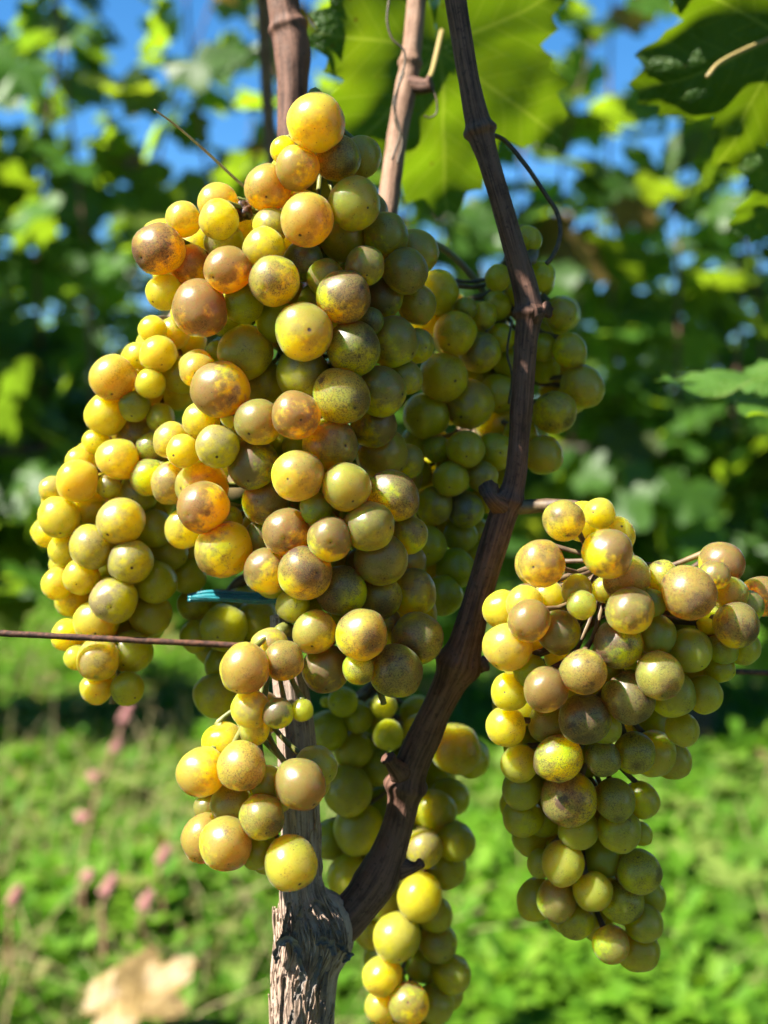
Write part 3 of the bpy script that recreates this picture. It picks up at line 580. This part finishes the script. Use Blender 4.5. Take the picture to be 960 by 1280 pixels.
def build_bunch(key, pedpts):
    ax, D0, bulge = AXES[key]; rs = random.Random(key)
    wmid = np.mean([a[2] for a in ax])*D0/FPX
    line = [P(x, y, lean(key, y)+D0+bulge*w*D0/FPX*0.9+0.010) for x, y, w in (ax[1:] if key == 'right' else ax)]; root = Vector(pedpts[-1]) if pedpts else line[0]
    e = tag(empty('grape_bunch', root), INFO[key][0], 'grape bunch', 'grape bunches'); parts = []
    pts = [tuple(p)+(.0019,) for p in (pedpts or [])]+[tuple(p)+(.0018-.0011*i/len(line),) for i, p in enumerate(line)]
    parts.append(tube(pts, 8, 60, lambda a, L, s: 1+.18*noise.noise((a, L*300, 1)), root)); sp = [Vector(p) for p in spline([tuple(p) for p in line], 60)]
    peds = []
    for (c, R, tan, fl) in BUNCH[key]:
        near = min(sp, key=lambda p: (p-(c+Vector((0, 0, .012)))).length)
        out = (c-near).normalized(); z = (out+Vector((rs.gauss(.15, .35), rs.gauss(-.30, .35), rs.gauss(-.2, .35)))).normalized()
        rot = z.to_track_quat('Z', 'Y').to_matrix() @ Matrix.Rotation(rs.gauss(.25, .5), 3, 'Z')
        o = obj('grape', pressed_grape(8 if 'e' in fl else rs.randrange(8), c, R*1.03, rot), None, e)
        o.matrix_local = Matrix.Translation(c-root) @ rot.to_4x4() @ Matrix.Scale(R*1.03, 4)
        px = 480+FPX*(c-CAM).dot(RT)/(c-CAM).dot(FW); east = key == 'main' and px > 450  # right half: russet and bloom raised, partly to deepen its shade
        bl = rs.uniform(.5, .8) if 'b' in fl else rs.uniform(.35, .6) if east else rs.uniform(.08, .36)
        tan = max(.24, tan*.72) if key == 'left' else min(.88, tan*1.0+.06) if tan > .3 and key in ('main', 'right', 'front') else tan
        if east and tan > .2: tan = min(.85, max(tan, .55)+.12)
        if key == 'right': tan = min(.9, tan+.10)
        o.color = (min(1, max(0, tan+rs.gauss(0, .06))), bl, rs.uniform(.75, 1) if 's' in fl else rs.uniform(0, .48), 1)
        base = c-z*R*.93; mid = base.lerp(near, .45)-z*R*.25-Vector((0, 0, .35*max(0, (base-near).length-.014)))
        peds.append(tube([tuple(base+z*R*.05)+(.0013,), tuple(base-z*R*.12)+(.00085,), tuple(mid)+(.00065,), tuple(near)+(.0009,)], 6, 10, None, root))
    v, f, u = merge(parts+peds); obj('stem', mesh('stem', v, f, uv=u), M_STEM if key in ('front', 'main') else M_STEMB, e)
    return e
build_bunch('main', [P(370, 150, .345), P(385, 140, .325)])
build_bunch('left', [P(330, 330, .33), P(270, 370, .325)])
build_bunch('tied', [P(345, 705, .335)])
build_bunch('back', [P(648, 330, .300), P(665, 318, .318)])
build_bunch('right', [P(636, 636, .299), P(690, 632, .296), P(738, 640, .292), P(748, 670, .288)])
build_bunch('front', [P(385, 770, .300), P(370, 790, .292)])
build_bunch('lower', [P(545, 800, .335)])

# ------------------------------------------------------------------ the vine that carries them
vine = tag(empty('grape_vine', P(375, 1320, .300)), 'near grape vine with fibrous stump and long brown canes, in sharp focus', 'grape vine'); V0 = Vector(vine.location)
def vpart(name, pts, mat, sides=20, segs=80, rough=None):
    """pts: px py dist radius_px"""
    v, f, u = tube([tuple(P(x, y, d))+(r*d/FPX,) for x, y, d, r in pts], sides, segs, rough, V0)
    return obj(name, mesh(name, v, f, uv=u), mat, vine)
def fibre(amp, k=9, vs=22):
    return lambda a, L, s: 1+amp*noise.noise((math.cos(a)*k*.5, math.sin(a)*k*.5, L*vs))+amp*.7*noise.noise((math.cos(a)*k*1.4, math.sin(a)*k*1.4, L*vs*1.6+7))
vpart('trunk', [(377, 1420, .300, 42), (376, 1300, .300, 38), (380, 1215, .299, 40), (392, 1170, .299, 47), (388, 1145, .299, 44), (377, 1110, .298, 27), (376, 1040, .297, 24), (372, 960, .297, 24), (366, 880, .297, 22), (356, 810, .296, 17), (349, 768, .296, 11)], M_TRUNK, 90, 260, fibre(.13))
def knots(ks, amp=.05):
    return lambda a, L, s: 1+amp*noise.noise((math.cos(a)*2, math.sin(a)*2, L*60))+.6*amp*noise.noise((math.cos(a)*5, math.sin(a)*5, L*140))+sum(h*math.exp(-((s-p)/wd)**2)*(1+.5*noise.noise((math.cos(a)*3, math.sin(a)*3, L*200+p*9))) for p, h, wd in ks)
vpart('cane', [(392, 1175, .300, 32.8), (440, 1140, .302, 25.5), (478, 1085, .304, 22.8), (500, 1020, .305, 19.1), (512, 965, .304, 21.8), (540, 900, .302, 18.2), (575, 825, .299, 21.8), (598, 745, .299, 17.3), (625, 655, .299, 18.2), (643, 600, .299, 13.7), (651, 520, .299, 12.7), (657, 430, .299, 14.6), (660, 380, .299, 16.4), (640, 300, .298, 13.7), (612, 205, .297, 13.2), (600, 165, .297, 16.4), (586, 100, .296, 13.2), (568, -10, .295, 13.7), (560, -90, .295, 13.7)], M_CANE, 40, 330,
      knots([(.205, .30, .010), (.33, .34, .010), (.475, .30, .009), (.655, .28, .008), (.835, .30, .007), (.10, .15, .02), (.265, .12, .02), (.56, .10, .015)], .06))
vpart('spur', [(625, 632, .297, 14), (614, 622, .294, 9), (611, 610, .299, 10)], M_CANE, 16, 20, knots([(.9, .3, .1)], .25))
vpart('spur', [(500, 965, .301, 15), (490, 955, .298, 9), (484, 946, .297, 8)], M_CANE, 14, 18, knots([(.9, .3, .1)], .3))
vpart('spur', [(582, 830, .296, 14), (598, 833, .299, 9), (607, 829, .298, 7)], M_CANE, 14, 18, knots([(.9, .3, .1)], .3))
vpart('spur', [(662, 392, .296, 14), (678, 388, .299, 9), (686, 386, .298, 8)], M_CANE, 14, 18, knots([(.9, .3, .1)], .3))
vpart('spur', [(500, 1085, .304, 14), (518, 1084, .304, 6), (527, 1078, .303, 5)], M_CANE, 14, 18, knots([(.9, .3, .1)], .3))
vpart('cane', [(346, -60, .345, 22), (355, 10, .345, 20), (365, 62, .345, 23), (366, 110, .344, 19), (365, 190, .343, 18), (375, 330, .338, 17), (385, 520, .330, 17)], M_CANE, 36, 200, knots([(.24, .16, .02)], .06))
vpart('cane', [(526, -60, .365, 12), (520, 10, .362, 12), (513, 80, .36, 12.5), (508, 108, .359, 14), (495, 180, .355, 13), (482, 285, .35, 13), (470, 420, .35, 13)], M_CANE2, 30, 160, knots([(.33, .25, .02)], .06))
vpart('spur', [(512, 104, .358, 11), (530, 107, .356, 9), (540, 104, .355, 8)], M_CANE, 14, 18, knots([(.9, .3, .1)], .3))
vpart('cane', [(322, -80, .62, 9), (330, 20, .62, 9), (334, 120, .62, 8), (345, 260, .62, 8)], M_CANE2, 14, 60, knots([(.5, .2, .02)], .06))
# tendrils
def vtube(name, pts, mat, r, d, sides=8):
    return vpart(name, [(x, y, dd if len(q) > 2 else d, r) for q in pts for x, y, dd in [tuple(q)+(d,)*(3-len(q))]], mat, sides, 20*len(pts))
vtube('tendril', [(604, 166, .298), (630, 175), (656, 205), (680, 240), (697, 268), (700, 295), (692, 318), (683, 330)], M_TENDRIL, 3.0, .305)
vtube('tendril', [(487, -5), (484, 25), (490, 48), (504, 62), (506, 80), (497, 110), (494, 150), (503, 175), (497, 205)], M_TENDRIL, 1.5, .345)
vtube('tendril', [(538, 106), (545, 122), (546, 140), (538, 147), (530, 145)], M_TENDRIL, 1.2, .354)
vtube('tendril', [(505, 90), (492, 130), (500, 165), (490, 200)], M_TENDRIL, 1.4, .343)
vtube('tendril', [(640, 400), (634, 440), (640, 470), (636, 505)], M_TENDRIL, 1.6, .315)
vtube('petiole', [(500, 293, .335), (530, 299, .335), (560, 315, .34), (590, 345, .345), (622, 388, .35)], M_PETIOLE, 4.5, .34, 10)
# flaking bark on the head of the stump
def flake(pts, wpx, d, seed, curl=.0012):
    V, F, U = [], [], []; s = spline([(x, y) for x, y in pts], 26)
    for side in (0, 1):
        for i, (x, y) in enumerate(s):
            t = s[min(i+1, 25)]-s[max(i-1, 0)]; n = np.array((-t[1], t[0]))/np.linalg.norm(t); ww = wpx*(.55+.6*noise.noise((i*.35, seed, 0)))*(1-.5*abs(i/12.5-1)**3)
            for k in range(5):
                q = k/4*2-1; e = ww*q*(1+.45*noise.noise((i*.6, seed, q*3)))
                V.append(P(x+n[0]*e, y+n[1]*e, d-side*.0006-curl*q*q*(.6+noise.noise((i*.3, seed, 4)))-.0008*noise.noise((i*.25, seed, 9)))-V0); U.append((k/5, i*.001))
    for o, fl in ((0, 0), (130, 1)):
        for i in range(25):
            for k in range(4): a = o+i*5+k; F.append((a, a+1, a+6, a+5) if fl else (a, a+5, a+6, a+1))
    for i in range(25):
        for k in (0, 4): a = i*5+k; F.append((a, a+5, a+135, a+130))
    for k in range(4):
        F.append((k, k+1, k+131, k+130)); F.append((125+k, 126+k, 256+k, 255+k))
    return obj('bark_flake', mesh('bark_flake', V, F, uv=U), M_FLAKE if seed < 20 else M_TRUNK, vine)
flake([(343, 1196), (350, 1180), (362, 1174), (372, 1186), (376, 1204)], 8, .2885, 1)
flake([(345, 1205), (347, 1190), (352, 1172), (362, 1165)], 6, .2900, 2, .002)
flake([(372, 1195), (378, 1215), (376, 1232), (368, 1250)], 7, .2885, 3)
flake([(394, 1180), (404, 1176), (414, 1182), (418, 1194)], 9, .2878, 4, .002)
flake([(402, 1195), (396, 1215), (388, 1240), (384, 1265)], 6, .2885, 5)
flake([(420, 1180), (430, 1185), (436, 1195), (428, 1203)], 7, .2905, 6, .002)
flake([(356, 1220), (354, 1245), (352, 1275), (350, 1310)], 6, .2892, 21)
flake([(366, 1262), (362, 1285), (360, 1310)], 5, .2882, 7)
flake([(408, 1215), (404, 1250), (400, 1300)], 6, .2908, 22)
flake([(386, 1140), (392, 1128), (402, 1132), (412, 1150)], 6, .2900, 23)
flake([(404, 1132), (416, 1150), (424, 1168), (427, 1180)], 5, .2905, 24)
flake([(376, 1130), (374, 1150), (368, 1170)], 6, .2880, 25)
flake([(362, 1128), (358, 1150), (354, 1168)], 5, .2895, 26)
rf = random.Random(8); parts = []; TP = np.array([(377, 1420, .300, 42), (376, 1300, .300, 38), (380, 1215, .299, 40), (392, 1170, .299, 47), (388, 1145, .299, 44), (377, 1110, .298, 29), (376, 1040, .297, 26), (372, 960, .297, 27)])[::-1]
for k in range(150):
    a0 = rf.uniform(-1.35, 1.35); y0 = rf.choice([rf.uniform(1125, 1300), rf.uniform(980, 1300), rf.uniform(1120, 1150)]); ln = rf.uniform(15, 70); pts = []; lift = rf.uniform(0, .0011)
    for q in (0, .33, .66, 1):
        y = y0+ln*q; x, d, r = [float(np.interp(y, TP[:, 1], TP[:, c])) for c in (0, 2, 3)]; a = a0+.06*math.sin(q*3+k); rr = r*d/FPX*1.05+lift*(1-q)**2
        c = P(x, y, d); pts.append(tuple(c+RT*math.sin(a)*rr-FW*math.cos(a)*rr)+(rf.uniform(.00012, .00030),))
    parts.append(tube(pts, 4, 10, None, V0))
v, f, u = merge(parts); o = obj('bark_fibres', mesh('bark_fibres', v, f, uv=u), M_FIBRE, vine); o['kind'] = 'stuff'
# leaves
near_leaf(vine, P(548, 62, .400), FW*.5-UP*.8+RT*.10, -FW*.80-UP*.50+RT*.22, .062, 1.3, .25, .12, [P(548, 62, .4), P(552, 40, .392), P(540, 90, .375), P(530, 105, .358)], tone=.42)  # tone lowered in place of a shadow across this leaf
near_leaf(vine, P(975, 42, .40), FW*.25-UP*.35-RT*.9, -FW*.75-UP*.6+RT*.05, .052, 2.7, .3, .14, [P(975, 42, .4), P(905, 75, .385), P(884, 96, .38)], tone=.22)  # dark tone puts the shade over this leaf into its colour
near_leaf(vine, P(1010, 232, .42), -UP*.55-RT*.85+FW*.2, -FW*.85-UP*.4, .030, 4.1, .2, .12, [P(1010, 232, .42), P(1040, 200, .43)], tone=.7)
near_leaf(vine, P(985, 478, .47), -RT*.96-UP*.16-FW*.1, -FW*.42+UP*.85-RT*.2, .056, 5.3, -.35, .12, [P(985, 478, .47), P(1040, 450, .48)], tone=1.0)


c = P(590, 430, .326)+SUN*.2; E1 = Vector((.77, 0, .62)); near_leaf(vine, c+E1*.014, E1, SUN, .046, 7.7, .1, .1, [c+E1*.014, c+Vector((-.02, .06, -.02))], tone=.5)  # unseen leaf, added square to the sun to shade the back bunch


# ------------------------------------------------------------------ wire, tie, straw
def wirepts(a, b, n): return [(a[i]*(1-q)+b[i]*q for i in range(3)) for q in np.linspace(0, 1, n)]
pa, pb = P(-900, 745, .262), P(1900, 890, .40)
v, f, u = tube([tuple(pa.lerp(pb, q))+(.00085,) for q in np.linspace(0, 1, 12)], 12, 400, lambda a, L, s: 1+.14*noise.noise((math.cos(a), math.sin(a), L*260)), pa)
o = obj('trellis_wire', mesh('trellis_wire', v, f, uv=u), M_WIRE); o.location = pa; tag(o, 'thin rusty wire stretched across behind the stump and in front of the left bunch', 'wire')
tie = tag(empty('plant_tie', P(300, 748, .308)), 'teal plastic strand tied behind the big central bunch', 'plant tie')
for k, (dy, r) in enumerate(((-4, 2.6), (0, 3.2), (4, 2.4), (1, 1.6))):
    v, f, u = tube([tuple(P(x, 745+dy+yy+k*.8, .308-.001*k))+(r*.308/FPX,) for x, yy in ((235, 4-2*k), (260, -1), (290, 0), (320, 2), (350, 1), (400, -4+2*k))], 7, 30, None, tuple(tie.location)); obj('strand', mesh('strand', v, f), M_TIE, tie)
s0 = P(193, 137, .285); v, f, u = tube([tuple(P(x, y, d))+(r*d/FPX,) for x, y, d, r in ((193, 137, .285, 1.0), (220, 157, .29, 1.5), (258, 190, .298, 1.7), (305, 233, .306, 2.0), (345, 262, .316, 2.0))], 7, 40, None, s0)
o = obj('dry_stalk', mesh('dry_stalk', v, f), M_STRAW); o.location = s0; tag(o, 'thin dry straw-coloured stalk sticking out above the left shoulder of the central bunch', 'stalk')
# shrivelled berries
def raisin(px, py, d, rpx, seed, label):
    V, F = [], []; nu, nv = 24, 14
    for j in range(nv+1):
        ph = math.pi*j/nv
        for i in range(nu):
            th = 2*math.pi*i/nu; q = Vector((math.sin(ph)*math.cos(th), math.sin(ph)*math.sin(th), math.cos(ph))); r = 1+.5*noise.noise(q*1.6+Vector((seed, 0, 0)))-.25*abs(noise.noise(q*3.5+Vector((0, seed, 0))))
            V.append(q*r*rpx*d/FPX)
    for j in range(nv):
        for i in range(nu): a = j*nu+i; b = j*nu+(i+1) % nu; F.append((a, a+nu, b+nu, b))
    o = obj('dried_grape', mesh('dried_grape', V, F), M_RAISIN); o.location = P(px, py, d); tag(o, label, 'dried grape'); return o
raisin(305, 264, .284, 12, 3, 'small brown shrivelled grape on top of the central bunch')
raisin(880, 785, .279, 11, 6, 'small dark shrivelled grape among the right bunch')

# ------------------------------------------------------------------ things growing and lying on the ground
def gpt(px, py):
    d = FW+RT*((px-480)/FPX)-UP*((py-640)/FPX); p = CAM+d*(CAM.z/-d.z); p.z = ground_h(p.x, p.y); return p
M_PINK = plain('pink_flower', (0.50, 0.17, 0.17), (0.70, 0.34, 0.30), 300, 0.6, bumpd=.002)
M_RSTEM = plain('reddish_stem', (0.24, 0.10, 0.06), (0.42, 0.24, 0.13), 60, 0.6)
M_YLEAF = plain('yellow_leaf', (0.22, 0.14, 0.04), (0.38, 0.26, 0.09), 5, 0.6)
M_YFLOWER = plain('yellow_petal', (0.80, 0.55, 0.01), (0.85, 0.65, 0.03), 90, 0.5)
M_STONE = plain('pale_stone', (0.25, 0.22, 0.18), (0.45, 0.40, 0.33), 30, 0.8, bumpd=.004)
def knotweed(base, top, spikes, label, rs):
    b = gpt(*base); t = Vector(top); e = tag(empty('knotweed', b), label, 'wildflower', 'pink-flowered weeds'); t = t-b
    pts = [(0, 0, 0, .0042)]+[tuple(t*q+Vector((rs.gauss(0, .006), rs.gauss(0, .006), 0)))+(.0042-.0015*q,) for q in (.3, .6, 1)]
    v, f, u = tube(pts, 7, 30); obj('stem', mesh('stem', v, f), M_RSTEM, e); sp = spline([p[:3] for p in pts], 40)
    for q, dx, dz, L in spikes:
        a = Vector(sp[int(q*39)]); d = Vector((dx, rs.uniform(-.3, .3), dz)).normalized(); c = a+d*.012; parts = [tube([tuple(a)+(.001,), tuple(c)+(.001,)], 5, 3)]
        n = 46
        for k in range(n):
            z = k/n; ang = k*2.4; side = d.orthogonal().normalized(); side.rotate(Matrix.Rotation(ang, 3, d)); cc = c+d*L*z+side*.0066*(1-.5*z); r = .0044*(1-.35*z)
            vv = [cc+d*r*1.3, cc+side*r, cc-d*r, cc+d.cross(side)*r*.8, cc-d.cross(side)*r*.8, cc-side*r]
            parts.append((vv, [(0, 1, 3), (0, 3, 5), (0, 5, 4), (0, 4, 1), (2, 3, 1), (2, 5, 3), (2, 4, 5), (2, 1, 4)], [(0, 0)]*6))
        v, f, u = merge(parts); obj('flower_spike', mesh('flower_spike', v, f, False), M_PINK, e)
    for q in (.25, .45, .62):
        a = Vector(sp[int(q*39)]); an = rs.uniform(0, 6.28); dv = Vector((math.cos(an), math.sin(an)*.4, .35)).normalized(); sd = Vector((-dv.y, dv.x, 0)).normalized(); L = rs.uniform(.05, .08); V, F = [], []
        for i in range(9):
            z = i/8; ww = L*.13*math.sin(math.pi*(.06+.94*z)**.8); cc = a+dv*L*z-Vector((0, 0, L*.5*z*z)); V += [cc-sd*ww, cc+Vector((0, 0, -ww*.3)), cc+sd*ww]
            if i: F += [(3*i-3, 3*i-2, 3*i+1, 3*i), (3*i-2, 3*i-1, 3*i+2, 3*i+1)]
        lo = obj('leaf', mesh('weed_leaf', V, F), M_LEAF, e); lo.color = (0, .9, 0, 1)
rs = random.Random(4)
def above(px, py, base): b = gpt(*base); d = FW.dot(b-CAM); return P(px, py, d)
knotweed((84, 1150), above(146, 912, (84, 1150)), [(1, .35, 1, .030), (.88, .5, 1, .022), (.55, -.7, .6, .016), (.78, -.9, .5, .012)], 'tall reddish weed stem with pink flower spikes left of the stump', rs)
for i, (b, t, w_) in enumerate((((136, 1290), (128, 1132), 'pink flower spike low in the grass, nearest the tall reddish weed'), ((182, 1300), (172, 1144), 'pink flower spike low in the grass beside the yellow fallen leaf'), ((210, 1245), (198, 1085), 'pink flower spike in the grass above the yellow fallen leaf'), ((100, 1260), (103, 1112), 'small pink flower bud in the grass under the tall reddish weed'), ((14, 1300), (8, 1140), 'pink flower spike at the left edge of the picture'))):
    knotweed(b, above(t[0], t[1], b), [(1, .45, 1, .026 if i != 3 else .012)], w_, rs)
V, F, U, zed = leaf_blade(120, 8, 8.2, .2, .22, 16, .05)
o = obj('fallen_leaf', mesh('fallen_leaf', V, F), M_YLEAF); p = gpt(158, 1395); p.z += .135
o.matrix_world = Matrix.Translation(p) @ leaf_frame((.85, .45, .30), (-.2, -.5, .8)) @ Matrix.Diagonal((.062, .088, .07, 1)); tag(o, 'big dull yellow fallen vine leaf lying in the grass', 'fallen leaf')
def flower(px, py, label):
    b = gpt(px, py+14); e = tag(empty('dandelion', b), label, 'wildflower'); t = above(px, py, (px, py+14))-b
    v, f, u = tube([(0, 0, 0, .0018), tuple(t*.5+Vector((.004, 0, 0)))+(.0016,), tuple(t)+(.0018,)], 6, 12); obj('stem', mesh('stem', v, f), M_STEM, e)
    V, F = [], []
    for k in range(60):
        a = k*2.4; r = .026*math.sqrt((k+1)/60); z = .006*(1-k/60)+.001; cs, sn = math.cos(a), math.sin(a); c = t+Vector((0, 0, .0)); n = len(V)
        V += [c+Vector((cs*r*.1, sn*r*.1, z*.3)), c+Vector((cs*r*.8-sn*.0028, sn*r*.8+cs*.0028, z+.004)), c+Vector((cs*r, sn*r, z+.003)), c+Vector((cs*r*.8+sn*.0028, sn*r*.8-cs*.0028, z+.004))]; F.append((n, n+1, n+2, n+3))
    obj('petals', mesh('petals', V, F, False), M_YFLOWER, e)
flower(207, 887, 'small yellow flower in the grass below the left bunch')
for k, (x, y, s) in enumerate(((612, 1030, .028), (628, 1042, .02), (590, 1026, .022))):
    V, F = [], []; nu, nv = 16, 9
    for j in range(nv+1):
        for i in range(nu):
            ph, th = math.pi*j/nv, 2*math.pi*i/nu; q = Vector((math.sin(ph)*math.cos(th), math.sin(ph)*math.sin(th), math.cos(ph)*.65)); V.append(q*s*(1+.45*noise.noise(q*1.5+Vector((k*5, 0, 0)))))
    for j in range(nv):
        for i in range(nu): a = j*nu+i; b = j*nu+(i+1) % nu; F.append((a, a+nu, b+nu, b))
    o = obj('stone', mesh('stone', V, F), M_STONE); p = gpt(x, y+10); p.z += .035; o.location = p
    tag(o, ['largest pale stone in the grass between the lower and right bunches', 'small pale stone right of the largest one', 'small pale stone left of the largest one, by the lower bunch'][k], 'stone', 'stones in the grass')
